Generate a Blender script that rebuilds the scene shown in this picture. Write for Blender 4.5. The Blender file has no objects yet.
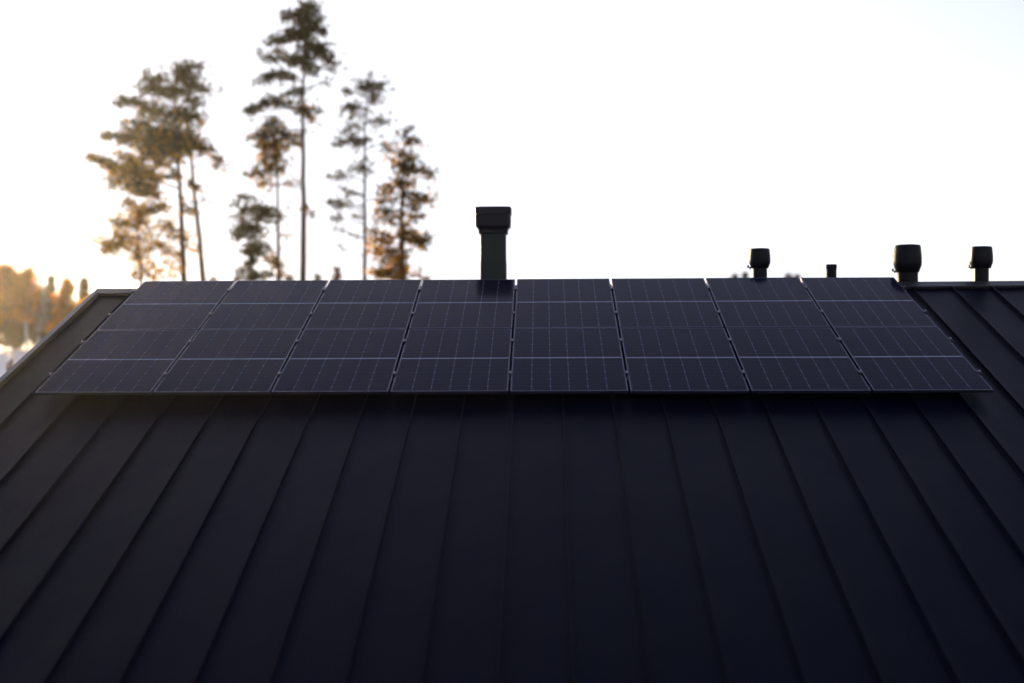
import bpy, bmesh, math, random
import numpy as np
from mathutils import Vector, Matrix
rnd = random.Random(7)
S = bpy.context.scene
COL = S.collection
R = math.radians

# ------------------------------------------------------------------ camera
F = 1201.17                                   # focal length in pixels of a 1024 wide frame
CAM = Vector((4.9337, -11.5199, 5.5912))
AX = Vector((0.99965, 0.02594, -0.00415)).normalized()
AF = Vector((-0.02602, 0.99949, -0.01858)).normalized()
AY = AX.cross(AF).normalized() * 1.0
AX = AF.cross(AY).normalized()
cd = bpy.data.cameras.new('camera'); cam = bpy.data.objects.new('camera', cd); COL.objects.link(cam)
m = Matrix((AX, AY, -AF)).transposed().to_4x4(); m.translation = CAM
cam.matrix_world = m
cd.sensor_width = 36; cd.lens = F * 36 / 1024; cd.clip_start = 0.1; cd.clip_end = 5000
cd.dof.use_dof = True; cd.dof.focus_distance = 12.9; cd.dof.aperture_fstop = 0.57
S.camera = cam

def ray(x, y):
    return AF + AX * ((x - 512) / F) + AY * ((341.5 - y) / F)
def at_y(x, y, wy):                            # same, but on the vertical plane at world depth wy
    d = ray(x, y); return CAM + d * ((wy - CAM.y) / d.y)
def at(x, y, Z):                              # photo direction -> place at Z metres ahead
    return CAM + ray(x, y) * Z

# ------------------------------------------------------------------ light
sd = ray(-70, 190).normalized()               # direction towards the low sun
SUN_EL = math.asin(sd.z); SUN_AZ = math.atan2(sd.x, sd.y)
w = bpy.data.worlds.new('World'); S.world = w; w.use_nodes = True
nt = w.node_tree; nt.nodes.clear()
sky = nt.nodes.new('ShaderNodeTexSky'); sky.sky_type = 'NISHITA'; sky.sun_disc = False
sky.sun_elevation = SUN_EL; sky.sun_rotation = SUN_AZ
sky.air_density = 1.0; sky.dust_density = 1.6; sky.ozone_density = 1.5; sky.altitude = 50
bg = nt.nodes.new('ShaderNodeBackground'); bg.inputs[1].default_value = 0.15
wo = nt.nodes.new('ShaderNodeOutputWorld')
hs = nt.nodes.new('ShaderNodeHueSaturation'); hs.inputs['Saturation'].default_value = 0.45   # camera white balance of the photograph
wb = nt.nodes.new('ShaderNodeMix'); wb.data_type = 'RGBA'; wb.blend_type = 'MULTIPLY'; wb.inputs['Factor'].default_value = 1; wb.inputs['B'].default_value = (0.98, 0.95, 1.17, 1)
nt.links.new(sky.outputs[0], hs.inputs['Color']); nt.links.new(hs.outputs[0], wb.inputs['A']); cap = nt.nodes.new('ShaderNodeMix'); cap.data_type = 'RGBA'; cap.blend_type = 'DARKEN'; cap.inputs['Factor'].default_value = 1; cap.inputs['B'].default_value = (3.0, 3.12, 3.45, 1)   # thin high veil evens the glare round the sun
nt.links.new(wb.outputs['Result'], cap.inputs['A']); nt.links.new(cap.outputs['Result'], bg.inputs[0]); nt.links.new(bg.outputs[0], wo.inputs[0])
sl = bpy.data.lights.new('sun', 'SUN'); sl.energy = 4.8; sl.angle = R(0.6); sl.color = (1.0, 0.73, 0.38)
so = bpy.data.objects.new('sun', sl); COL.objects.link(so)
so.rotation_euler = sd.to_track_quat('Z', 'Y').to_euler()
S.view_settings.view_transform = 'Standard'; S.view_settings.look = 'None'
S.view_settings.gamma = 1; S.view_settings.exposure = 1.36

HAZE = 0.00011  # density of a haze volume added to imitate lens glow near the sun
# ------------------------------------------------------------------ materials
def mat(name, col, rough=0.5, metal=0.0, spec=0.5, noise=None, bump=None, coat=0):
    mt = bpy.data.materials.new(name); mt.use_nodes = True
    n = mt.node_tree; b = n.nodes['Principled BSDF']
    b.inputs['Base Color'].default_value = (*col, 1); b.inputs['Roughness'].default_value = rough
    b.inputs['Metallic'].default_value = metal; b.inputs['Specular IOR Level'].default_value = spec
    b.inputs['Coat Weight'].default_value = coat
    tc = n.nodes.new('ShaderNodeTexCoord')
    if noise:                                  # (scale, amount, stretch)
        t = n.nodes.new('ShaderNodeTexNoise'); t.inputs['Scale'].default_value = noise[0]; t.inputs['Detail'].default_value = 6
        mp = n.nodes.new('ShaderNodeMapping'); mp.inputs['Scale'].default_value = noise[2] if len(noise) > 2 else (1, 1, 1)
        n.links.new(tc.outputs['Object'], mp.inputs[0]); n.links.new(mp.outputs[0], t.inputs['Vector'])
        mx = n.nodes.new('ShaderNodeMix'); mx.data_type = 'RGBA'
        a = noise[1]
        mx.inputs['A'].default_value = (*[c * (1 - a) for c in col], 1)
        mx.inputs['B'].default_value = (*[min(1, c * (1 + a)) for c in col], 1)
        n.links.new(t.outputs[0], mx.inputs['Factor']); n.links.new(mx.outputs['Result'], b.inputs['Base Color'])
        mr = n.nodes.new('ShaderNodeMapRange'); mr.inputs['To Min'].default_value = max(0.02, rough - 0.08); mr.inputs['To Max'].default_value = min(1, rough + 0.08)
        n.links.new(t.outputs[0], mr.inputs['Value']); n.links.new(mr.outputs[0], b.inputs['Roughness'])
    if bump:                                   # (scale, distance, stretch)
        t = n.nodes.new('ShaderNodeTexNoise'); t.inputs['Scale'].default_value = bump[0]; t.inputs['Detail'].default_value = 3
        mp = n.nodes.new('ShaderNodeMapping'); mp.inputs['Scale'].default_value = bump[2] if len(bump) > 2 else (1, 1, 1)
        n.links.new(tc.outputs['Object'], mp.inputs[0]); n.links.new(mp.outputs[0], t.inputs['Vector'])
        bp = n.nodes.new('ShaderNodeBump'); bp.inputs['Distance'].default_value = bump[1]; bp.inputs['Strength'].default_value = 1
        n.links.new(t.outputs[0], bp.inputs['Height']); n.links.new(bp.outputs[0], b.inputs['Normal'])
    return mt

M_ROOF = mat('painted_steel_roof', (0.0004, 0.0016, 0.0078), 0.42, 0.0, 0.038, (2.2, 0.45, (1, 0.3, 1)), (1.0, 0.016, (1.8, 0.8, 1)))
M_TRIM = mat('painted_steel_trim', (0.020, 0.0185, 0.021), 0.36, 0.0, 0.4, (3, 0.2), (2, 0.004))
M_WALL = mat('painted_wall_boards', (0.30, 0.29, 0.27), 0.7, 0, 0.3, (2, 0.15, (1, 1, 6)))
M_CHIM = mat('chimney_steel', (0.009, 0.016, 0.016), 0.45, 0.0, 0.15, (4, 0.25), (3, 0.004))
M_CAP = mat('chimney_cap_steel', (0.0028, 0.004, 0.009), 0.35, 0.0, 0.15, (4, 0.2))
M_VENT = mat('vent_plastic', (0.0025, 0.003, 0.005), 0.33, 0, 0.1, (6, 0.2))
M_ALU = mat('aluminium', (0.62, 0.63, 0.66), 0.32, 1.0, 0.5, (9, 0.1))
M_FRAME = mat('anodised_frame', (0.050, 0.054, 0.095), 0.34, 1.0, 0.5, (5, 0.15))
M_CLAMP = mat('anodised_clamp', (0.05, 0.052, 0.07), 0.4, 1.0, 0.5)
M_BACK = mat('backsheet', (0.02, 0.02, 0.022), 0.6)
M_STEEL = mat('bolt_steel', (0.55, 0.55, 0.55), 0.3, 1.0)
M_PINE = mat('pine_bark', (0.085, 0.042, 0.028), 0.9, 0, 0.2, (5, 0.5, (1, 1, 0.2)), (9, 0.05, (1, 1, 0.3)))
M_DARKBARK = mat('dark_bark', (0.04, 0.03, 0.022), 0.9, 0, 0.2, (5, 0.5, (1, 1, 0.2)))
def birch():
    mt = mat('birch_bark', (0.6, 0.57, 0.52), 0.75, 0, 0.2)
    n = mt.node_tree; b = n.nodes['Principled BSDF']
    tc = n.nodes.new('ShaderNodeTexCoord'); mp = n.nodes.new('ShaderNodeMapping'); mp.inputs['Scale'].default_value = (2, 2, 9)
    t = n.nodes.new('ShaderNodeTexNoise'); t.inputs['Scale'].default_value = 1.0
    cr = n.nodes.new('ShaderNodeValToRGB'); cr.color_ramp.elements[0].position = 0.38; cr.color_ramp.elements[0].color = (0.04, 0.035, 0.03, 1)
    cr.color_ramp.elements[1].position = 0.46; cr.color_ramp.elements[1].color = (0.62, 0.58, 0.52, 1)
    n.links.new(tc.outputs['Object'], mp.inputs[0]); n.links.new(mp.outputs[0], t.inputs['Vector']); n.links.new(t.outputs[0], cr.inputs[0]); n.links.new(cr.outputs[0], b.inputs['Base Color'])
    return mt
M_BIRCH = birch()
def leaf(name, c, tcol, amt):
    mt = bpy.data.materials.new(name); mt.use_nodes = True; n = mt.node_tree; n.nodes.clear()
    d = n.nodes.new('ShaderNodeBsdfDiffuse'); t = n.nodes.new('ShaderNodeBsdfTranslucent'); mx = n.nodes.new('ShaderNodeMixShader'); o = n.nodes.new('ShaderNodeOutputMaterial')
    g = n.nodes.new('ShaderNodeNewGeometry')
    def vary(col):
        m2 = n.nodes.new('ShaderNodeMix'); m2.data_type = 'RGBA'
        m2.inputs['A'].default_value = (*[k * 0.4 for k in col], 1); m2.inputs['B'].default_value = (col[0] * 1.7, col[1] * 1.6, col[2] * 1.3, 1)
        n.links.new(g.outputs['Random Per Island'], m2.inputs['Factor']); return m2.outputs['Result']
    n.links.new(vary(c), d.inputs[0]); n.links.new(vary(tcol), t.inputs[0])
    mx.inputs[0].default_value = amt
    n.links.new(d.outputs[0], mx.inputs[1]); n.links.new(t.outputs[0], mx.inputs[2]); n.links.new(mx.outputs[0], o.inputs[0])
    return mt
M_NEEDLE = leaf('pine_needles', (0.040, 0.044, 0.020), (0.09, 0.06, 0.015), 0.35)
M_NEEDLE_GLOW = leaf('pine_needles_glow', (0.06, 0.042, 0.015), (0.50, 0.27, 0.025), 0.5)  # copy of the pine needles with golden glow painted into the colour
M_SPRUCE = leaf('spruce_needles', (0.04, 0.045, 0.02), (0.10, 0.06, 0.015), 0.35)
M_GOLD = leaf('autumn_leaves', (0.13, 0.06, 0.008), (0.85, 0.34, 0.01), 0.6)
M_BROWN = leaf('bare_twigs', (0.06, 0.03, 0.014), (0.16, 0.07, 0.02), 0.4)

def cell_mat():                                # half-cut cells seen through the panel's glass; object space = metres on the module
    mt = bpy.data.materials.new('solar_cells_under_glass'); mt.use_nodes = True; n = mt.node_tree; b = n.nodes['Principled BSDF']
    L = n.links.new
    tc = n.nodes.new('ShaderNodeTexCoord'); sx = n.nodes.new('ShaderNodeSeparateXYZ'); L(tc.outputs['Object'], sx.inputs[0])
    def mth(op, a, bb=None, c=None):
        k = n.nodes.new('ShaderNodeMath'); k.operation = op
        for i, v in enumerate((a, bb, c)):
            if v is None: continue
            if isinstance(v, (int, float)): k.inputs[i].default_value = v
            else: L(v, k.inputs[i])
        return k.outputs[0]
    x, y = sx.outputs[0], sx.outputs[1]
    dm = mth('ABSOLUTE', mth('SUBTRACT', y, 0.861))            # distance from the middle of the module
    # columns
    cx = mth('DIVIDE', mth('SUBTRACT', x, 0.021), 0.182)
    fx = mth('ABSOLUTE', mth('SUBTRACT', mth('FRACT', cx), 0.5))          # 0.5 at a cell edge
    ex = mth('MULTIPLY', mth('SUBTRACT', 0.5, fx), 0.182)                 # metres to the column edge
    inner = mth('MULTIPLY', mth('GREATER_THAN', x, 0.06), mth('LESS_THAN', x, 1.07))
    ry = mth('DIVIDE', mth('SUBTRACT', dm, 0.012), 0.0915)
    fy = mth('ABSOLUTE', mth('SUBTRACT', mth('FRACT', ry), 0.5)); ey = mth('MULTIPLY', mth('SUBTRACT', 0.5, fy), 0.0915)
    colline = mth('MULTIPLY', mth('LESS_THAN', ex, 0.0022), inner)
    rowline = mth('LESS_THAN', ey, 0.0011)
    ry2 = mth('DIVIDE', mth('SUBTRACT', dm, 0.012), 0.183)
    fy2 = mth('ABSOLUTE', mth('SUBTRACT', mth('FRACT', ry2), 0.5)); ey2 = mth('MULTIPLY', mth('SUBTRACT', 0.5, fy2), 0.183)
    dia = mth('MULTIPLY', mth('LESS_THAN', mth('ADD', ex, ey2), 0.011), inner)
    mid = mth('LESS_THAN', dm, 0.011)
    bx = mth('ABSOLUTE', mth('SUBTRACT', mth('FRACT', mth('MULTIPLY', cx, 10)), 0.5))
    bus = mth('MULTIPLY', mth('LESS_THAN', bx, 0.03), 0.10)
    e1 = mth('MULTIPLY', mth('MAXIMUM', x, mth('SUBTRACT', 1.134, x)), 1)
    brd = mth('MAXIMUM', mth('GREATER_THAN', e1, 1.134 - 0.0185), mth('GREATER_THAN', dm, 0.861 - 0.021))
    f = mth('MAXIMUM', mth('MULTIPLY', colline, 0.42), mth('MULTIPLY', rowline, 0.22))
    f = mth('MAXIMUM', f, mth('MULTIPLY', dia, 0.6)); f = mth('MAXIMUM', f, mid); f = mth('MAXIMUM', f, bus); f = mth('MAXIMUM', f, mth('MULTIPLY', brd, 0.12))
    oi = n.nodes.new('ShaderNodeObjectInfo')
    tn = n.nodes.new('ShaderNodeTexNoise'); tn.inputs['Scale'].default_value = 2.2; tn.inputs['Detail'].default_value = 4; L(tc.outputs['Object'], tn.inputs['Vector'])
    cells = n.nodes.new('ShaderNodeMix'); cells.data_type = 'RGBA'
    cells.inputs['A'].default_value = (0.0016, 0.0018, 0.010, 1); cells.inputs['B'].default_value = (0.0034, 0.0032, 0.015, 1)
    L(mth('MULTIPLY', mth('ADD', tn.outputs[0], oi.outputs['Random']), 0.5), cells.inputs['Factor'])
    mx = n.nodes.new('ShaderNodeMix'); mx.data_type = 'RGBA'; mx.inputs['B'].default_value = (0.22, 0.24, 0.34, 1)
    L(f, mx.inputs['Factor']); L(cells.outputs['Result'], mx.inputs['A']); L(mx.outputs['Result'], b.inputs['Base Color'])
    b.inputs['Roughness'].default_value = 0.16; b.inputs['Specular IOR Level'].default_value = 0.026
    mr = n.nodes.new('ShaderNodeMapRange'); mr.inputs['To Min'].default_value = 0.09; mr.inputs['To Max'].default_value = 0.17
    L(tn.outputs[0], mr.inputs['Value']); L(mr.outputs[0], b.inputs['Roughness'])
    return mt
M_CELL = cell_mat()

def ground_mat():
    mt = bpy.data.materials.new('snowy_field'); mt.use_nodes = True; n = mt.node_tree; b = n.nodes['Principled BSDF']; L = n.links.new
    tc = n.nodes.new('ShaderNodeTexCoord'); t = n.nodes.new('ShaderNodeTexNoise'); t.inputs['Scale'].default_value = 0.12; t.inputs['Detail'].default_value = 9
    L(tc.outputs['Object'], t.inputs['Vector'])
    cr = n.nodes.new('ShaderNodeValToRGB'); e = cr.color_ramp.elements
    e[0].position = 0.36; e[0].color = (0.16, 0.12, 0.07, 1); e[1].position = 0.44; e[1].color = (0.72, 0.72, 0.76, 1)
    L(t.outputs[0], cr.inputs[0]); L(cr.outputs[0], b.inputs['Base Color']); b.inputs['Roughness'].default_value = 0.8
    bp = n.nodes.new('ShaderNodeBump'); bp.inputs['Distance'].default_value = 0.2; t2 = n.nodes.new('ShaderNodeTexNoise'); t2.inputs['Scale'].default_value = 0.8
    L(tc.outputs['Object'], t2.inputs['Vector']); L(t2.outputs[0], bp.inputs['Height']); L(bp.outputs[0], b.inputs['Normal'])
    return mt

# ------------------------------------------------------------------ helpers
class MB:
    def __init__(s): s.v = []; s.f = []
    def add(s, vs, fs):
        o = len(s.v); s.v += [tuple(v) for v in vs]; s.f += [tuple(i + o for i in f) for f in fs]
    def box(s, a, b):
        x0, y0, z0 = a; x1, y1, z1 = b
        s.add([(x0,y0,z0),(x1,y0,z0),(x1,y1,z0),(x0,y1,z0),(x0,y0,z1),(x1,y0,z1),(x1,y1,z1),(x0,y1,z1)],
              [(0,3,2,1),(4,5,6,7),(0,1,5,4),(1,2,6,5),(2,3,7,6),(3,0,4,7)])
    def lathe(s, prof, seg=40, c=(0, 0), square=False):
        rings = []
        for r, z in prof:
            ring = []
            for k in range(seg):
                a = 2 * math.pi * (k + 0.5) / seg
                cx, cy = math.cos(a), math.sin(a)
                if square:                     # rounded square
                    p = 9.0; q = (abs(cx) ** p + abs(cy) ** p) ** (-1 / p); cx *= q; cy *= q
                ring.append((c[0] + cx * r, c[1] + cy * r, z))
            rings.append(ring)
        vs = [v for r_ in rings for v in r_]; fs = []
        for i in range(len(prof) - 1):
            for k in range(seg):
                fs.append((i*seg+k, i*seg+(k+1)%seg, (i+1)*seg+(k+1)%seg, (i+1)*seg+k))
        fs.append(tuple(reversed(range(seg)))); fs.append(tuple(range((len(prof)-1)*seg, len(prof)*seg)))
        s.add(vs, fs)
    def tube(s, pts, rads, seg=8):
        n0 = len(s.v); vs = []; P = [Vector(p) for p in pts]
        for i, p in enumerate(P):
            d = (P[min(i+1, len(P)-1)] - P[max(i-1, 0)]).normalized()
            a = d.orthogonal().normalized() if abs(d.z) < 0.9 else Vector((1, 0, 0)).cross(d).normalized(); b = d.cross(a)
            for k in range(seg):
                t = 2 * math.pi * k / seg; vs.append(p + (a * math.cos(t) + b * math.sin(t)) * rads[i])
        fs = []
        for i in range(len(P) - 1):
            for k in range(seg): fs.append((i*seg+k, i*seg+(k+1)%seg, (i+1)*seg+(k+1)%seg, (i+1)*seg+k))
        fs.append(tuple(range(seg))[::-1]); fs.append(tuple(range((len(P)-1)*seg, len(P)*seg)))
        s.add(vs, fs)
    def build(s, name, m, parent=None, smooth=False, bevel=0):
        me = bpy.data.meshes.new(name); me.from_pydata(s.v, [], s.f); me.materials.append(m); me.update()
        if smooth:
            me.polygons.foreach_set('use_smooth', [True] * len(me.polygons)); me.set_sharp_from_angle(angle=R(35))
        o = bpy.data.objects.new(name, me); COL.objects.link(o)
        if parent: o.parent = parent
        if bevel:
            bv = o.modifiers.new('bevel', 'BEVEL'); bv.width = bevel; bv.segments = 2; bv.limit_method = 'ANGLE'; bv.angle_limit = R(40)
        return o
def thing(name, label, cat, loc=(0, 0, 0), rot=(0, 0, 0), group=None):
    o = bpy.data.objects.new(name, None); o.empty_display_size = 0.2; COL.objects.link(o)
    o.location = loc; o.rotation_euler = rot; o['label'] = label; o['category'] = cat
    if group: o['group'] = group
    return o
def struct(o): o['kind'] = 'structure'; return o

# ------------------------------------------------------------------ the roof plane
AL = R(20.0); CA, SA = math.cos(AL), math.sin(AL)
Z0 = 4.9                                      # lower left corner of the array's glass: x=0, y=0, z=Z0
def P(u, v, n): return Vector((u, v * CA - n * SA, Z0 + v * SA + n * CA))
H = 0.14
UL, UR = -0.545, 16.4                          # verge to verge
VE = -5.6                                      # eave
def vr(u): return 3.44 + 0.0115 * (u + 0.6)    # ridge runs very slightly out of square

# ground
def gz(x, y):
    t = min(1, max(0, (y - 14) / 44.0)); t = t * t * (3 - 2 * t)
    return 3.7 * t + 0.12 * math.sin(x * 0.07) * math.sin(y * 0.05) * min(1, max(0, (y - 25) / 40))
g = MB(); xs = sorted(set([-700, -450, -300] + list(range(-200, 201, 8)) + [300, 450, 700])); ys = sorted(set([-300, -160] + list(range(-80, 241, 8)) + [350, 500, 800]))
g.add([(x, y, gz(x, y)) for y in ys for x in xs], [(j*len(xs)+i, j*len(xs)+i+1, (j+1)*len(xs)+i+1, (j+1)*len(xs)+i) for j in range(len(ys)-1) for i in range(len(xs)-1)])
struct(g.build('ground', ground_mat(), None, True))

hz = MB(); hz.box((-702, -302, -1.2), (702, 802, 23.5))
hm = bpy.data.materials.new('added_haze'); hm.use_nodes = True; hn = hm.node_tree; hn.nodes.clear()
pv = hn.nodes.new('ShaderNodeVolumePrincipled'); pv.inputs['Color'].default_value = (0.95, 0.95, 0.97, 1); pv.inputs['Density'].default_value = HAZE; pv.inputs['Anisotropy'].default_value = 0.84
ho = hn.nodes.new('ShaderNodeOutputMaterial'); hn.links.new(pv.outputs[0], ho.inputs['Volume'])
if HAZE > 0:
    ho_ = hz.build('added_haze', hm); ho_['kind'] = 'stuff'

# ------------------------------------------------------------------ the house
house = thing('house', 'house with dark grey standing seam metal roof carrying the solar panels', 'house')
# roof: near slope with raised seams, far slope, thickness
SE = [0.3339 + 0.4787 * k for k in range(-1, 36) if 0.3339 + 0.4787 * k < UR - 0.1]
r = MB()
us = [UL]
prof = [(UL, 0)]
for sidx, s in enumerate(SE):
    w_ = 0.006
    a = prof[-1][0]
    for k in range(1, 6):                      # pans: slightly dished
        t = k / 6; prof.append((a + (s - 0.012 - a) * t, -0.0022 * math.sin(math.pi * t)))
    prof += [(s - 0.010, 0), (s - w_, 0.003), (s - w_ * 0.8, 0.036), (s - 0.003, 0.039), (s + 0.005, 0.039), (s + w_, 0.036), (s + w_ * 0.6, 0.003), (s + 0.012, 0)]
prof.append((UR, 0))
nv = 26
vs = []
for j in range(nv + 1):
    for (u, n) in prof:
        top = vr(u) - 0.02; v = VE + (top - VE) * j / nv
        wob = 0.0012 * math.sin(u * 7.1 + j * 1.7) + 0.0010 * math.sin(u * 3.3 - j * 2.3)
        vs.append(P(u, v, -H + n + wob))
np_ = len(prof)
r.add(vs, [(j*np_+i, j*np_+i+1, (j+1)*np_+i+1, (j+1)*np_+i) for j in range(nv) for i in range(np_-1)])
# underside deck
dk = [(UL, VE + 0.01), (UR, VE + 0.01), (UR, vr(UR) - 0.03), (UL, vr(UL) - 0.03)]
r.add([P(u, v, -H - 0.02) for u, v in dk] + [P(u, v, -H - 0.16) for u, v in dk], [(0,1,2,3),(7,6,5,4),(0,4,5,1),(1,5,6,2),(3,2,6,7),(0,3,7,4)])
# far slope
def far(u, v, n):
    a = P(u, vr(u), -H); return Vector((u, a.y + v * CA + n * SA, a.z - v * SA + n * CA))
fp = []
for s in SE: fp += [(s - 0.01, 0), (s - 0.005, 0.03), (s + 0.005, 0.03), (s + 0.01, 0)]
fp = [(UL, 0)] + fp + [(UR, 0)]
r.add([far(u, v, n) for v in (0.02, 9.0) for (u, n) in fp], [(i, i+1, len(fp)+i+1, len(fp)+i) for i in range(len(fp)-1)])
r.add([far(u, v, n) for (u, v, n) in ((UL,0.03,-0.02),(UR,0.03,-0.02),(UR,8.99,-0.02),(UL,8.99,-0.02),(UL,0.03,-0.16),(UR,0.03,-0.16),(UR,8.99,-0.16),(UL,8.99,-0.16))], [(0,1,2,3),(7,6,5,4),(0,4,5,1),(1,5,6,2),(3,2,6,7),(0,3,7,4)])
roof = r.build('roof', M_ROOF, house, True)
# ridge cap
rc = MB()
def ridge_sec(u):
    vv = vr(u); return [P(u, vv - 0.145, -H + 0.004), P(u, vv - 0.15, -H + 0.040), P(u, vv - 0.02, -H + 0.050), P(u, vv, -H + 0.050),
                        far(u, 0.02, 0.050), far(u, 0.15, 0.040), far(u, 0.145, 0.004)]
ru = [UL - 0.055 + (UR + 0.11 - UL) * k / 9 for k in range(10)]
rc.add([p for u in ru for p in ridge_sec(u)], [(i*7+k, (i+1)*7+k, (i+1)*7+(k+1)%7, i*7+(k+1)%7) for i in range(9) for k in range(7)] + [tuple(range(7))[::-1], tuple(range(63, 70))][::-1])
ridge = rc.build('ridge_cap', M_TRIM, roof, False, 0.004)
# verge flashings
for (ua, ub) in ((UL - 0.055, UL + 0.010), (UR - 0.010, UR + 0.055)):
    vg = MB(); n0, n1 = -H - 0.16, -H + 0.060
    a = [P(ua, VE - 0.02, n0), P(ub, VE - 0.02, n0), P(ub, VE - 0.02, n1), P(ua, VE - 0.02, n1)]
    t = vr(ua) - 0.155
    b = [P(ua, t, n0), P(ub, t, n0), P(ub, t, n1), P(ua, t, n1)]
    vg.add(a + b, [(0,1,2,3),(7,6,5,4),(0,4,5,1),(1,5,6,2),(2,6,7,3),(3,7,4,0)])
    c = [far(ua, 0.155, -0.16), far(ub, 0.155, -0.16), far(ub, 0.155, 0.06), far(ua, 0.155, 0.06)]; d = [far(ua, 9.02, -0.16), far(ub, 9.02, -0.16), far(ub, 9.02, 0.06), far(ua, 9.02, 0.06)]
    vg.add(c + d, [(0,1,2,3),(7,6,5,4),(0,4,5,1),(1,5,6,2),(2,6,7,3),(3,7,4,0)])
    vg.build('verge_flashing', M_TRIM, roof, False, 0.006)
# gutter along the near eave
gt = MB(); e0 = P(0, VE, -H)
sec = [(0.0, 0.02)] + [(-0.065 + 0.065 * math.cos(t), -0.065 * math.sin(t)) for t in [math.pi * k / 8 for k in range(9)]]
gs = [(e0.y - 0.01 + a, e0.z - 0.05 + b) for a, b in sec]
gt.add([(u, y, z) for u in (UL, UR) for y, z in gs], [(i, i+1, len(gs)+i+1, len(gs)+i) for i in range(len(gs)-1)])
gt.build('gutter', M_TRIM, house)
# walls with gables
wl = MB(); x0, x1 = UL + 0.45, UR - 0.45
ye, yf = P(0, VE, -H).y + 0.6, far(0, 9.0, 0).y - 0.6
yr = P(0, 3.5, -H).y
zt = P(0, VE, -H).z - 0.05
zr = P(0, 3.44, -H).z - 0.26
wl.add([(x0,ye,0),(x1,ye,0),(x1,yf,0),(x0,yf,0),(x0,ye,zt),(x1,ye,zt),(x1,yf,zt),(x0,yf,zt),(x0,yr,zr),(x1,yr,zr)],
       [(0,1,5,4),(2,3,7,6),(1,2,6,9,5),(3,0,4,8,7)])
wl.build('wall', M_WALL, house)

# ---- chimney
def loc_part(o, loc): o.location = loc; return o
cy = 4.38
cb = at_y(493.6, 250, cy)
def ppm(y): return F / (y - CAM.y)
k = 1 / ppm(cy)
ztop = at_y(493.6, 208, cy).z
hh = lambda y: ztop - (y - 208) * k            # height of a photo row at the chimney
ch = MB(); ch.lathe([(12.9*k, 4.9), (12.9*k, hh(262)), (12.6*k, hh(262)+0.004), (12.6*k, hh(233))], 56, (0, 0), True)
chim = ch.build('chimney', M_CHIM, house, True); chim.location = (cb.x, cy, 0)
ch.v and None
cc = MB()
cc.lathe([(13.4*k, hh(234.5)), (14.6*k, hh(233.5)), (14.6*k, hh(230.5)), (15.4*k, hh(229)), (17.2*k, hh(227)), (17.5*k, hh(224)), (17.5*k, hh(216.2)), (17.2*k, hh(215.8)), (17.2*k, hh(215.2)), (18.2*k, hh(214.8)), (18.2*k, hh(209.0)), (17.6*k, hh(208.2)), (16.0*k, hh(207.8))], 56, (0, 0), True)
cc.build('chimney_cap', M_CAP, chim, True)
fl = MB(); fl.lathe([(13.6*k, hh(256)), (13.6*k, hh(255))], 56, (0, 0), True)
base = MB(); base.lathe([(0.24, 5.7), (0.24, hh(286)-0.05), (0.19, hh(286)), (0.175, hh(283.5))], 40, (0, 0), True)
base.build('chimney_flashing', M_TRIM, chim, True)

# ---- ventilation hoods and the short pipe
def hood(xc, ytop, yb, wcap, wpipe, latch, yw, lab):
    Zd = yw - CAM.y; k = Zd / F; c = at_y(xc, (ytop + yb) / 2 + 4, yw); c.z = at_y(xc, ytop, yw).z; zt = c.z; h = lambda y: zt - (y - ytop) * k
    pm = MB(); pm.lathe([(wpipe*k*1.0, 5.6), (wpipe*k, h(yb - 2))], 40)
    p = pm.build('roof_vent', M_VENT, house, True); p.location = (c.x, yw, 0); p['label'] = lab
    r_ = wcap * k; hc = yb - ytop
    cp = MB(); cp.lathe([(wpipe*k*1.01, h(yb)), (r_*0.80, h(yb - 0.02*hc)), (r_*0.86, h(yb - 0.10*hc)), (r_*0.97, h(yb - 0.24*hc)), (r_, h(yb - 0.36*hc)), (r_*0.985, h(yb - 0.6*hc)),
                         (r_*0.925, h(yb - 0.90*hc)), (r_*0.905, h(yb - 0.955*hc)), (r_*0.83, h(yb - 0.985*hc)), (r_*0.6, h(ytop))], 48)
    cp.build('vent_cap', M_VENT, p, True)
    if latch:
        lt = MB(); lx = -r_ * 0.93; lz = h(yb - 0.06 * hc)
        lt.box((lx - 2.2*k, -0.012, lz - 0.6*k), (lx + 2.5*k, 0.012, lz + 0.7*k)); lt.box((lx - 2.8*k, -0.016, lz - 0.2*k), (lx - 1.2*k, 0.016, lz + 2.6*k)); lt.box((lx - 0.6*k, -0.01, lz - 2.0*k), (lx + 0.8*k, 0.01, lz - 0.3*k))
        lt.build('cap_latch', M_VENT, p, False, 0.003)
    fm = MB(); fm.lathe([(wpipe*k*1.8, 5.5), (wpipe*k*1.7, 5.80), (wpipe*k*1.05, 5.86)], 36); fm.build('vent_flashing', M_TRIM, p, True)
hood(759.8, 248.3, 268.5, 10.5, 7.2, True, 3.75, 'black round vent hood standing just behind the panels, left of the short pipe')
hood(907.6, 244.6, 272.5, 13.6, 10.0, True, 3.62, 'largest black vent hood, at the upper right corner of the panels')
hood(981.2, 246.3, 268.5, 11.1, 7.2, True, 3.62, 'slim black vent hood on the bare ridge, at the far right')
sp = MB(); Zd = 3.7 - CAM.y; k = Zd / F; c = at_y(831.4, 264.3, 3.7)
sp.lathe([(5.0*k, 5.6), (5.0*k, c.z - 0.06), (5.4*k, c.z - 0.055), (5.3*k, c.z - 0.006), (4.7*k, c.z)], 32)
sp = sp.build('vent_pipe', M_VENT, house, True); sp.location = (c.x, 3.7, 0)

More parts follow.
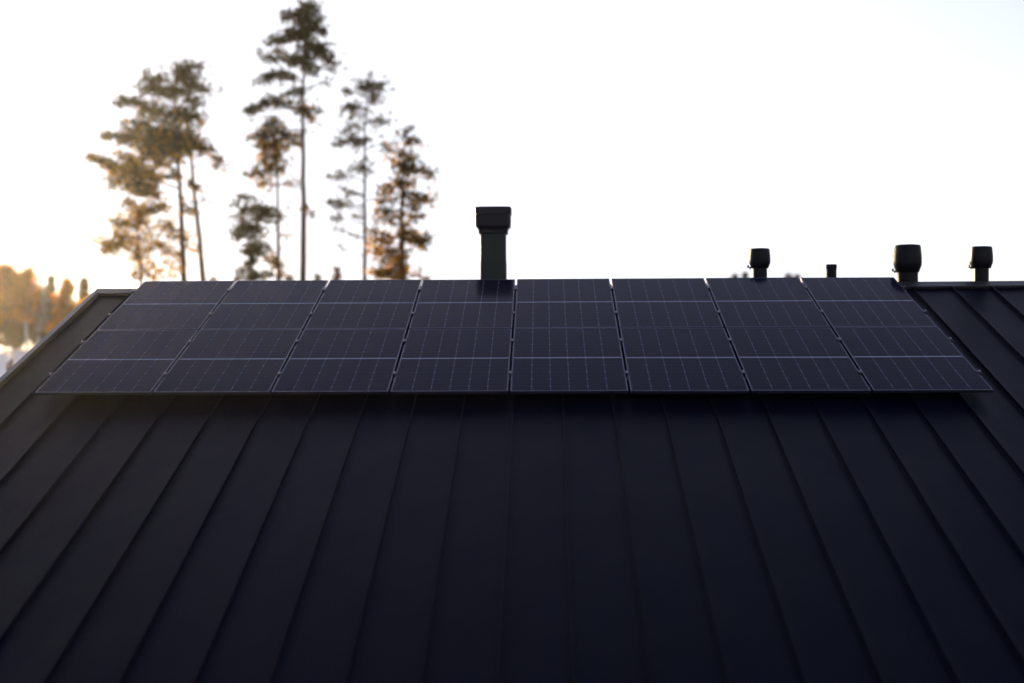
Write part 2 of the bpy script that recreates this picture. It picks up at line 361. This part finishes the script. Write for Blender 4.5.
# ------------------------------------------------------------------ rails with clamps and roof brackets
PW, PL, GAP = 1.130, 1.722, 0.024
PITCH = PW + GAP
RV = [0.45, 1.35, 2.22, 3.08]
rail_lab = ['lowest of four aluminium rails under the black solar panels', 'second lowest aluminium rail under the black solar panels',
            'third aluminium rail up under the black solar panels', 'highest aluminium rail under the solar panels, nearest the ridge']
FD = 0.031
def rail(v, lab):
    t = thing('mounting_rail', lab, 'rail', P(0, v, -FD), (AL, 0, 0), 'rails carrying the solar panels')
    b = MB(); ln = 8 * PITCH - GAP
    a, c = -0.045, ln + 0.045
    sec = [(-0.019, -0.042), (0.019, -0.042), (0.019, -0.001), (0.007, -0.001), (0.007, -0.014), (-0.007, -0.014), (-0.007, -0.001), (-0.019, -0.001)]
    b.add([(x, y, z) for x in (a, c) for y, z in sec], [(i, (i+1) % 8, 8+(i+1) % 8, 8+i) for i in range(8)] + [(0,7,6,1), (1,6,5,4,3,2)][:0] + [tuple(range(7, -1, -1)), tuple(range(8, 16))])
    b.build('rail_profile', M_ALU, t)
    for i in range(9):
        q = MB()
        if i in (0, 8):
            x = -0.022 if i == 0 else ln + 0.022; s = 1 if i == 0 else -1
            q.box((x - 0.018, -0.03, 0.0), (x + 0.018, 0.03, 0.026)); q.box((min(x, x + s*0.030), -0.03, 0.0355), (max(x, x + s*0.030), 0.03, 0.0395)); q.box((x - 0.006, -0.03, 0.026), (x + 0.006, 0.03, 0.0355))
        else:
            x = i * PITCH - GAP / 2
            q.box((x - 0.0075, -0.04, 0.0), (x + 0.0075, 0.04, 0.0358)); q.box((x - 0.021, -0.04, 0.0362), (x + 0.021, 0.04, 0.0402))
        cl = q.build('end_clamp' if i in (0, 8) else 'clamp', M_CLAMP, t)
        bt = MB(); bt.lathe([(0.0075, 0.0405), (0.0075, 0.047)], 6, (x, 0)); bt.build('bolt', M_STEEL, cl)
    for s in SE[::2]:
        if 0 < s < ln:
            q = MB(); q.box((s - 0.022, -0.025, -H + FD + 0.012), (s - 0.0085, 0.025, -0.0425)); q.box((s + 0.0085, -0.025, -H + FD + 0.012), (s + 0.022, 0.025, -0.0425)); q.box((s - 0.0084, -0.025, -H + FD + 0.0345), (s + 0.0084, 0.025, -0.0430))
            q.build('seam_bracket', M_ALU, t)
for v, l in zip(RV, rail_lab): rail(v, l)

# ------------------------------------------------------------------ solar panels
def make_panel(lab):
    t = thing('solar_panel', lab, 'solar panel', (0, 0, 0), (AL, 0, 0), 'black solar panels in two rows on the roof')
    f = MB(); w_ = 0.011
    o4 = [(0, 0), (PW, 0), (PW, PL), (0, PL)]; i4 = [(w_, w_), (PW - w_, w_), (PW - w_, PL - w_), (w_, PL - w_)]
    vs = [(x, y, 0) for x, y in o4] + [(x, y, 0) for x, y in i4] + [(x, y, -FD + 0.001) for x, y in o4] + [(x, y, -0.004) for x, y in i4]
    fs = []
    for k in range(4):
        n = (k + 1) % 4
        fs += [(k, n, 4+n, 4+k), (8+k, 8+n, n, k)[::1], (4+k, 4+n, 12+n, 12+k)]
    i5 = [(0.028, 0.028), (PW - 0.028, 0.028), (PW - 0.028, PL - 0.028), (0.028, PL - 0.028)]
    vs += [(x, y, -FD + 0.001) for x, y in i5]
    for k in range(4):
        n = (k + 1) % 4; fs.append((8+k, 16+k, 16+n, 8+n))
    f.add(vs, fs); f.build('frame', M_FRAME, t)
    g_ = MB(); e = w_ + 0.0003; g_.add([(e, e, -0.002), (PW-e, e, -0.002), (PW-e, PL-e, -0.002), (e, PL-e, -0.002)], [(0,1,2,3)])
    g_.build('glass', M_CELL, t)
    b = MB(); b.box((e, e, -0.0085), (PW - e, PL - e, -0.0065)); b.build('backsheet', M_BACK, t)
    j = MB(); j.box((PW/2 - 0.05, PL/2 - 0.03, -0.026), (PW/2 + 0.05, PL/2 + 0.03, -0.0087)); j.build('junction_box', M_BACK, t)
    return t
def copy_tree(o, parent=None):
    c = o.copy(); COL.objects.link(c); c.parent = parent
    for ch_ in [x for x in list(o.children)]: copy_tree(ch_, c)
    return c
low = ['lower row solar panel at the left end, beside the bare verge strip', 'lower row solar panel, second from the left end', 'lower row solar panel, third from the left end',
       'lower row solar panel, fourth from left, left of the middle gap', 'lower row solar panel, fifth from left, right of the middle gap', 'lower row solar panel, third from the right end',
       'lower row solar panel, second from the right end', 'lower row solar panel at the right end of the array']
up = ['upper row solar panel at the left end, below the two bushy pines', 'upper row solar panel, second from left, below the tallest pine', 'upper row solar panel, third from left, below the bushy low pine',
      'upper row solar panel in front of the square chimney, dark with its reflection', 'upper row solar panel just right of the square chimney', 'upper row solar panel, third from the right end',
      'upper row solar panel below the first round vent hood', 'upper row solar panel at right end, below the short pipe and largest hood']
proto = None
for row, labs in ((0, low), (1, up)):
    for i, lab in enumerate(labs):
        o = proto and copy_tree(proto) or make_panel(lab)
        proto = proto or o
        o['label'] = lab
        o.location = P(i * PITCH, row * (PL + 0.020), rnd.uniform(-0.0006, 0.0006))
        o.rotation_euler = (AL + R(rnd.uniform(-0.12, 0.12)), R(rnd.uniform(-0.12, 0.12)), 0)

# ------------------------------------------------------------------ trees
rs = np.random.RandomState(11)
def tufts(centres, size, n_per, up=0.15):
    """small pointed leaf-sized faces radiating from each centre"""
    C = np.repeat(np.asarray(centres), n_per, 0); N = len(C)
    d = rs.normal(size=(N, 3)); d[:, 2] += up; d /= np.linalg.norm(d, axis=1)[:, None]
    s = np.cross(d, rs.normal(size=(N, 3))); s /= np.linalg.norm(s, axis=1)[:, None]
    L = size * rs.uniform(0.6, 1.4, N)[:, None]; W = L * 0.26
    a = C + d * L * 0.1 + rs.normal(size=(N, 3)) * size * 0.25
    v = np.stack([a, a + d * L * 0.5 + s * W, a + d * L, a + d * L * 0.5 - s * W], 1).reshape(-1, 3)
    f = np.arange(4 * N).reshape(-1, 4)
    return v, f
def mesh_np(name, v, f, m, parent):
    me = bpy.data.meshes.new(name); me.from_pydata(v.tolist(), [], f.tolist()); me.materials.append(m); me.update()
    o = bpy.data.objects.new(name, me); COL.objects.link(o); o.parent = parent; return o

def tree(name, label, cat, group, D, trunk, strokes, rpx, bark, needle, size=0.17, dens=0.37, npp=7, gold=None):
    """trunk: photo points bottom->top; strokes: (pts, thickness px, density). Each stroke is a limb that also swings in depth."""
    D *= 0.76; size *= 0.74
    base2 = at(trunk[0][0], trunk[0][1], D); gzz = gz(base2.x, base2.y)
    base = Vector((base2.x + 0.0, base2.y, gzz - 0.1))
    # lean of the lowest visible trunk continues to the ground
    t = thing(name, label, cat, base, (0, 0, 0), group)
    px = D / F
    tp = [Vector((base.x, base.y, base.z))] + [at(x, y, D) for x, y in trunk]
    pts = []; rad = []
    for i in range(len(tp) - 1):
        for s in range(4): q = tp[i].lerp(tp[i+1], s / 4); pts.append(q)
    pts.append(tp[-1])
    zt = tp[-1].z; zb = tp[1].z
    for q in pts: rad.append(max(0.10, min(1.15, (zt - q.z) / max(0.1, zt - zb) * 0.82 + 0.18)) * rpx * px)
    jit = [Vector((rs.normal() * 0.25 * px, rs.normal() * 0.25 * px, 0)) for _ in pts]
    pts = [p + j for p, j in zip(pts, jit)]
    tm = MB(); tm.tube([p - base for p in pts], rad, 9)
    br = MB()
    lists = {0: [], 1: []}
    for st in strokes:
        sp_, th, de = st[:3]; kind = st[3] if len(st) > 3 else 0
        # which end lies nearer the trunk
        def tx(y):
            for (xa, ya), (xb, yb) in zip(trunk[:-1], trunk[1:]):
                if min(ya, yb) <= y <= max(ya, yb): return xa + (xb - xa) * (y - ya) / (yb - ya + 1e-6)
            return trunk[-1][0] if y < trunk[-1][1] else trunk[0][0]
        dist = [abs(p[0] - tx(p[1])) for p in sp_]
        far_ = max(dist); swing = rs.uniform(-0.75, 0.75) * max(far_, 8) * px
        P3 = [at(x, y, D + swing * (d_ / max(far_, 1))) for (x, y), d_ in zip(sp_, dist)]
        ln = sum(math.hypot(a[0]-b[0], a[1]-b[1]) for a, b in zip(sp_[:-1], sp_[1:]))
        n = max(5, int((ln + th) * th * de * dens))
        for _ in range(n):
            if len(P3) > 1:
                s = rs.uniform(0, len(P3) - 1); i = min(int(s), len(P3) - 2); c = P3[i].lerp(P3[i+1], s - i)
            else: c = P3[0].copy()
            e = th * px * 0.34
            e *= 1.8 if rs.uniform() < 0.25 else 1.0
            c = c + Vector(np.clip(rs.normal(size=3), -1.7, 1.7) * (e * 1.6, e * 2.0, e * 1.05))
            yy = 319 - (c.z - CAM.z) / px        # low sun's golden glow put into the needle colour, stronger lower down
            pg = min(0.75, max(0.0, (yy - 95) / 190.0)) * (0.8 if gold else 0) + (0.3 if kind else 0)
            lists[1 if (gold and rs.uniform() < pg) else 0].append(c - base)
        # the limb itself
        o_ = P3 if dist[0] < dist[-1] else P3[::-1]
        sp2 = sp_ if dist[0] < dist[-1] else sp_[::-1]
        y0 = sp2[0][1] + min(dist) * 0.35
        att = at(tx(y0), min(trunk[0][1], y0), D)
        lp = [att] + o_ if (att - o_[0]).length > 0.2 else [att, o_[0] + Vector((0, 0, 0.1))] + o_[1:]
        br.tube([p - base for p in lp], [max(0.02, (0.75 - 0.55 * i / (len(lp))) * px * (0.7 + rpx * 0.08)) for i in range(len(lp))], 5)
    tr = tm.build('trunk', bark, t, True)
    br.build('limbs', bark, t, True)
    v = [];
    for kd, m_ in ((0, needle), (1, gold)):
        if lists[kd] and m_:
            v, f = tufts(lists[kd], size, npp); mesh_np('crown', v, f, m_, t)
    return t

PG = 'tall thin pines standing behind the roof'
G = 1
tree('pine_tree', 'broad bushy pine with left-reaching limbs, left one of the two trunks together', 'tree', PG, 60,
     [(184, 282), (182, 230), (179, 175), (175, 120), (170, 78)],
     [([(150, 82), (160, 80)], 12, .9), ([(143, 88), (175, 94)], 9, .8), ([(118, 103), (135, 101), (150, 110)], 7, 1.1), ([(150, 112), (175, 118)], 16, .8),
      ([(140, 122)], 9, .9), ([(133, 125), (138, 128)], 10, 1.1), ([(103, 136), (125, 138), (145, 141)], 6, 1.3), ([(140, 140), (178, 146)], 13, 1.1), ([(148, 132), (175, 136)], 9, 1.0),
      ([(155, 153), (172, 158)], 12, .9), ([(90, 157), (105, 162), (118, 168)], 5.5, 1.3), ([(112, 166), (140, 172), (155, 180)], 8, .9, 1),
      ([(120, 158), (145, 158)], 9, .7, 1), ([(160, 176), (182, 177)], 6, .6), ([(176, 120), (178, 150)], 10, .6), ([(145, 150), (165, 168)], 10, .5, 1),
      ([(184, 200), (190, 214)], 7, .4), ([(182, 235), (190, 250)], 9, .35, 1), ([(150, 225), (178, 236)], 8, .35), ([(145, 232), (162, 250)], 13, .42), ([(160, 246), (178, 256)], 9, .4), ([(165, 262), (180, 276)], 10, .25, 1), ([(168, 218), (172, 230)], 9, .4)],
     3.1, M_PINE, M_NEEDLE, gold=M_NEEDLE_GLOW)
tree('pine_tree', 'slim leaning pine right beside the broad bushy one, bare lower trunk', 'tree', PG, 62,
     [(203.5, 282), (198, 225), (193, 178), (189, 130), (187, 75)],
     [([(178, 76), (190, 66)], 10, 1.1), ([(190, 70), (201, 66)], 5, .8), ([(172, 92), (190, 94)], 9, .9), ([(180, 82), (192, 84)], 12, 1.0), ([(194, 88), (205, 90)], 7, .8), ([(205, 88), (217, 91)], 3, .25),
      ([(188, 100), (203, 104)], 6, .7), ([(188, 118), (202, 121)], 9, .8), ([(175, 112), (190, 116)], 11, .8), ([(182, 142), (209, 149)], 8, 1.3), ([(165, 138), (190, 142)], 9, 1.0), ([(207, 154), (222, 161)], 6, .45), ([(214, 160), (221, 170)], 6, .4),
      ([(188, 182), (200, 188)], 5, .8), ([(160, 148), (186, 152)], 11, .9), ([(205, 200), (222, 204)], 9, .1), ([(186, 208), (189, 213)], 5, .5), ([(188, 128), (189, 140)], 12, .5)],
     2.9, M_PINE, M_NEEDLE, gold=M_NEEDLE_GLOW)
tree('pine_tree', 'low bronze lit pine left of the paired trunks, with drooping limbs', 'tree', PG, 57,
     [(141, 283), (139, 250), (137, 215), (134, 175)],
     [([(118, 172), (150, 170)], 12, .8, 1), ([(108, 182), (130, 178)], 10, .6, 1), ([(128, 188), (152, 192)], 9, .9), ([(135, 182), (148, 188)], 10, .9), ([(150, 190), (160, 196)], 7, .7), ([(128, 200), (134, 208)], 8, .5, 1), ([(136, 208), (146, 214)], 10, .7, 1),
      ([(146, 212), (166, 206)], 6, 1.0), ([(128, 218), (142, 222)], 9, .7, 1), ([(112, 222), (135, 227)], 6, .9), ([(118, 232), (128, 242)], 8, .7), ([(104, 240), (120, 246)], 8, .6), ([(104, 250), (116, 246)], 8, .7), ([(126, 236), (132, 246)], 9, .45, 1),
      ([(134, 250), (140, 262)], 8, .6, 1), ([(140, 270), (156, 278)], 7, .5, 1), ([(150, 262), (162, 274)], 8, .3, 1), ([(132, 274), (140, 282)], 5, .4), ([(140, 240), (150, 256)], 10, .25)],
     1.5, M_PINE, M_NEEDLE, gold=M_NEEDLE_GLOW)
tree('pine_tree', 'tallest pine, long bare trunk and layered limbs at the very top', 'tree', PG, 60,
     [(303.5, 282), (303.5, 200), (303, 120), (304, 60), (306, 5)],
     [([(303, 10), (313, 8)], 11, 1.0), ([(306, 18), (315, 22)], 10, 1.0), ([(284, 16), (303, 14)], 7, 1.1), ([(312, 28), (326, 32)], 5, .9), ([(300, 26), (313, 30)], 8, 1.0), ([(268, 41), (287, 39), (308, 31)], 7, 1.3), ([(290, 33), (308, 38)], 8, 1.0),
      ([(312, 45), (322, 50), (328, 58), (335, 74)], 8, .9), ([(310, 44), (322, 52)], 10, .7), ([(262, 58), (280, 57)], 6, .8), ([(274, 50), (284, 56)], 4, .5), ([(286, 63), (302, 60), (316, 72)], 8, 1.2), ([(258, 83), (272, 76), (281, 73), (294, 79)], 6, 1.2),
      ([(288, 93), (303, 91)], 6, .8), ([(275, 98), (290, 94)], 3, .4), ([(249, 114), (262, 104), (275, 101), (291, 106)], 6, 1.2), ([(294, 106), (310, 112)], 9, .8, 1), ([(303, 115), (312, 119)], 7, .5, 1), ([(324, 82), (329, 84)], 4, .5),
      ([(302, 45), (305, 60)], 8, .6), ([(304, 206), (309, 210)], 4, .8), ([(311, 214), (315, 218)], 4, .4), ([(310, 110), (322, 112)], 4, .3)],
     3.3, M_PINE, M_NEEDLE, gold=M_NEEDLE_GLOW)
tree('pine_tree', 'thin pine with golden lit crown just left of the tallest trunk', 'tree', PG, 64,
     [(278.5, 282), (278, 230), (277.5, 180), (275, 122)],
     [([(270, 124), (276, 120)], 8, .9), ([(248, 137), (268, 136)], 4, .9), ([(262, 134), (278, 128)], 10, 1.0), ([(258, 142), (272, 150)], 10, .9, 1), ([(276, 138), (300, 134)], 8, .7), ([(270, 145), (290, 148)], 9, .7, 1), ([(284, 140), (300, 146)], 8, .4),
      ([(262, 164), (279, 168)], 11, 1.0), ([(248, 175), (262, 172)], 6, .9), ([(258, 185), (272, 184)], 8, .6, 1), ([(266, 156), (284, 158)], 8, .5), ([(285, 183), (300, 186)], 5, .4), ([(282, 236), (292, 236)], 3, .3), ([(270, 258), (278, 264)], 7, .9), ([(278, 262), (281, 278)], 6, .6)],
     2.2, M_PINE, M_NEEDLE, gold=M_NEEDLE_GLOW)
tree('pine_tree', 'short rounded dark pine with separate clumps, left of the thin golden pine', 'tree', PG, 56,
     [(253, 283), (251, 250), (249, 225), (247, 196)],
     [([(240, 197), (252, 198)], 6, .6), ([(238, 208), (254, 208)], 9, .5), ([(236, 216), (244, 216)], 7, .4), ([(259, 214), (270, 214)], 12, 1.3), ([(238, 228), (256, 228)], 8, 1.1), ([(235, 235), (240, 236)], 6, .9), ([(252, 236), (260, 232)], 8, .7),
      ([(242, 252), (262, 248)], 7, 1.1), ([(256, 246), (266, 254)], 7, .7), ([(246, 264), (256, 262)], 6, .8), ([(240, 270), (248, 274)], 6, .7), ([(248, 276), (268, 276)], 6, 1.1), ([(235, 278), (242, 278)], 4, .8)],
     1.4, M_DARKBARK, M_NEEDLE)
tree('pine_tree', 'slender straight pine with sparse thin crown right of the tallest one', 'tree', PG, 66,
     [(365, 282), (365, 230), (364.5, 170), (365, 120), (370, 72)],
     [([(369, 74), (371, 82)], 4, .35), ([(366, 89), (379, 87)], 10, 1.0), ([(355, 82), (363, 84)], 6, .4), ([(378, 86), (390, 84)], 4, .4), ([(366, 98), (378, 99)], 7, .7), ([(346, 92), (354, 93)], 6, .6), ([(344, 108), (360, 106)], 6, 1.0), ([(352, 114), (362, 120)], 12, .3),
      ([(376, 121), (386, 121)], 8, .6), ([(346, 130), (354, 126)], 8, .6), ([(334, 146), (343, 140), (358, 144)], 6, .9), ([(352, 138), (368, 142)], 8, .6), ([(381, 144), (390, 148)], 6, .4), ([(354, 171), (366, 169)], 8, .7), ([(333, 178), (343, 174)], 6, .8), ([(360, 160), (366, 162)], 7, .3),
      ([(343, 186), (347, 190)], 8, .3), ([(347, 194), (354, 194)], 5, .5), ([(329, 203), (342, 204)], 6, .9), ([(348, 204), (351, 204)], 7, .4), ([(334, 218), (341, 217)], 5, .6), ([(336, 226), (337, 229)], 5, .5), ([(353, 216), (360, 217)], 4, .7), ([(350, 235), (357, 236)], 2.5, .4), ([(340, 246), (341, 248)], 4, .4)],
     2.3, M_DARKBARK, M_NEEDLE, dens=0.38)
tree('pine_tree', 'rightmost pine, bushy lower crown thinning to a narrow top', 'tree', PG, 58,
     [(402.5, 282), (402, 240), (402, 200), (404, 160), (405, 128)],
     [([(403, 134), (409, 132)], 7, .6), ([(405, 144), (420, 141)], 6, .7), ([(403, 154), (411, 158)], 10, .7), ([(402, 164), (416, 170)], 8, .9), ([(416, 171), (432, 174)], 7, .6), ([(383, 145), (392, 150)], 6, .3), ([(394, 160), (404, 175)], 10, .5, 1), ([(395, 184), (408, 182)], 9, .8, 1),
      ([(382, 190), (398, 190)], 9, .5), ([(405, 196), (430, 199)], 8, .8), ([(408, 205), (418, 206)], 7, .7), ([(378, 200), (394, 202)], 8, .4), ([(378, 212), (398, 213)], 8, .6), ([(380, 218), (390, 222)], 7, .6), ([(410, 215), (420, 218)], 8, .5), ([(398, 222), (408, 226)], 9, .5, 1),
      ([(368, 230), (392, 236)], 4, .6), ([(398, 236), (414, 234)], 7, 1.1), ([(410, 238), (426, 240)], 7, 1.2), ([(418, 246), (424, 246)], 6, .8), ([(374, 242), (386, 240)], 9, .8, 1), ([(374, 252), (380, 254)], 7, .6, 1), ([(385, 254), (402, 252)], 12, .8, 1), ([(390, 264), (402, 268)], 12, .9, 1), ([(372, 274), (390, 272)], 8, 1.1), ([(390, 276), (402, 278)], 7, .8, 1), ([(410, 278), (421, 274)], 5, .5)],
     2.9, M_PINE, M_NEEDLE, gold=M_NEEDLE_GLOW)

# leafy and conical trees: crown volumes
def blob_tree(name, label, cat, group, D, xb, yt, yb, wpx, shape, bark, m, n=500, size=0.3, trpx=1.2, lean=0, twig=0.3):
    b = at(xb, yb, D); base = Vector((b.x, b.y, gz(b.x, b.y) - 0.1)); px = D / F
    t = thing(name, label, cat, base, (0, 0, 0), group)
    top = at(xb + lean, yt, D) - base; hgt = top.z; Rr = wpx * px / 2
    tm = MB(); ks = [0, .2, .4, .6, .8, .97]
    tm.tube([Vector((top.x * s + rs.normal() * 0.04, top.y * s + rs.normal() * 0.04, hgt * s)) for s in ks], [trpx * px * (1 - 0.85 * s) for s in ks], 8); tm.build('trunk', bark, t, True)
    lb = MB(); cs = []
    if shape == 'cone':
        lay = 15; lo = 0.14
        for j in range(lay):
            s = lo + (1 - lo) * (j + 0.4) / lay; rr = Rr * (1 - s) ** 0.95 * 1.25 + 0.02
            for q in range(max(4, int(11 * (1 - s) + 3))):
                a = rs.uniform(0, 6.28); l = rr * rs.uniform(0.55, 1.12); c0 = Vector((top.x * s, top.y * s, hgt * s)); e = c0 + Vector((math.cos(a) * l, math.sin(a) * l, -0.28 * l + rs.normal() * 0.05))
                lb.tube([c0, e], [0.03, 0.012], 4)
                for _ in range(int(n / lay / 8 * (0.5 + l))): cs.append(c0.lerp(e, rs.uniform(0.15, 1)) + Vector(rs.normal(size=3) * (0.09, 0.09, 0.10)))
    else:
        lo = 0.42 if shape == 'oval' else 0.12
        for q in range(46):
            s = lo + (0.97 - lo) * rs.uniform(0, 1) ** 0.9; q_ = (s - lo) / (1 - lo); rr = Rr * 1.15 * min(1, 0.45 + 2.5 * q_) * (1 - q_) ** 0.75 + 0.12
            a = rs.uniform(0, 6.28); l = rr * rs.uniform(0.25, 1.3); c0 = Vector((top.x * s, top.y * s, hgt * (s - 0.08))); e = c0 + Vector((math.cos(a) * l, math.sin(a) * l, 0.75 * l + 0.15))
            lb.tube([c0, c0.lerp(e, .5) + Vector((0, 0, -0.08)), e], [0.05, 0.035, 0.014], 4)
            k_ = int(n / 46 * rs.uniform(0.4, 1.7))
            for _ in range(k_): cs.append(c0.lerp(e, rs.uniform(0.35, 1.05)) + Vector(rs.normal(size=3)) * (0.06 + 0.07 * Rr))
            for _ in range(5):
                d = Vector(rs.normal(size=3)).normalized() * 0.25 * Rr; p0 = c0.lerp(e, rs.uniform(.4, 1)); lb.tube([p0, p0 + d + Vector((0, 0, .15))], [0.018, 0.006], 3)
    lb.build('limbs', bark, t, True)
    v, f = tufts(cs, size, 5); mesh_np('crown', v, f, m, t)
    return t
FG = 'trees at the forest edge beyond the left verge'
FS = 0.62
for a in (
    ('birch_tree', 'hazy golden tree at the left edge of the picture, tallest of the forest edge', 'tree', FG, 112, 4, 262, 352, 34, 'oval', M_DARKBARK, M_GOLD, 900, .26, 1.0, 2),
    ('birch_tree', 'golden birch with straight white lower trunk at the forest edge', 'tree', FG, 108, 27, 264, 354, 30, 'oval', M_BIRCH, M_GOLD, 650, .24, 1.9, -1),
    ('birch_tree', 'thin leaning birch with pale trunk in front of the dark spruces', 'tree', FG, 104, 36, 282, 354, 14, 'oval', M_BIRCH, M_BROWN, 120, .2, 1.5, 8),
    ('bare_tree', 'brown bare twiggy tree between the two pale birch trunks', 'tree', FG, 118, 33, 281, 352, 22, 'oval', M_DARKBARK, M_BROWN, 600, .25, 1.0, 0),
    ('spruce_tree', 'dark narrow spruce behind the thin leaning birch', 'tree', FG, 116, 51, 277, 351, 20, 'cone', M_DARKBARK, M_SPRUCE, 1900, .24, 1.3, 0),
    ('birch_tree', 'bright golden leaved tree right beside the verge, between two spruces', 'tree', FG, 100, 66, 276, 352, 30, 'low', M_DARKBARK, M_GOLD, 1300, .25, 1.0, 0),
    ('spruce_tree', 'small gold edged spruce nearest the ridge end of the verge', 'tree', FG, 110, 84, 279, 351, 18, 'cone', M_DARKBARK, M_BROWN, 1700, .25, 1.2, 0),
    ('birch_tree', 'low golden tree below the spruce nearest the verge top', 'tree', FG, 98, 84, 300, 353, 26, 'low', M_DARKBARK, M_GOLD, 700, .25, 1.0, 0),
    ('spruce_tree', 'dark spruce behind the hazy golden tree at the left edge', 'tree', FG, 128, 15, 281, 350, 24, 'cone', M_DARKBARK, M_SPRUCE, 1500, .28, 1.2, 0),
    ('bare_tree', 'brown twiggy thicket tree low at the far left edge', 'tree', FG, 122, -3, 278, 350, 30, 'low', M_DARKBARK, M_BROWN, 1100, .26, 1.0, 0),
    ('bare_tree', 'low brown undergrowth tree between the birches and the spruce', 'tree', FG, 124, 40, 298, 350, 34, 'low', M_DARKBARK, M_BROWN, 1300, .27, 1.0, 0),
    ('bare_tree', 'low brown undergrowth tree just above the snow patch', 'tree', FG, 126, 14, 300, 350, 34, 'low', M_DARKBARK, M_BROWN, 1300, .27, 1.0, 0),
    ('bare_tree', 'small dark bush standing on the snow patch by the verge', 'bush', FG, 70, 12, 352, 368, 9, 'low', M_DARKBARK, M_BROWN, 60, .12, .6, 0),
): blob_tree(*a[:4], a[4] * FS, *a[5:12], int(a[12] * 1.9), a[13] * 0.6, *a[14:])
TG = 'treetops just showing over the upper edge of the panels'
tips = [(735, 274.5, 'treetop peeking over the panels left of the first round hood'), (745, 272.5, 'pointed treetop right beside the first round vent hood'), (788, 274, 'rounded treetop between the first hood and short pipe'),
        (797, 275, 'small treetop just left of the short pipe'), (337, 267, 'faint thin treetop right of the tallest pine trunk'), (289, 275, 'low treetop between the thin golden pine and tallest pine'),
        (317, 275.5, 'low treetop just right of the tallest pine trunk'), (214, 277, 'low treetop right of the slim leaning pine'), (425, 277.5, 'low treetop right of the rightmost pine')]
for x, yt, lab in tips:
    blob_tree('spruce_tree', lab, 'tree', TG, 80, x, yt + 0.3, 351, 24, 'cone', M_DARKBARK, M_SPRUCE if x != 337 else M_BROWN, 1500, .18, 1.0, 0)
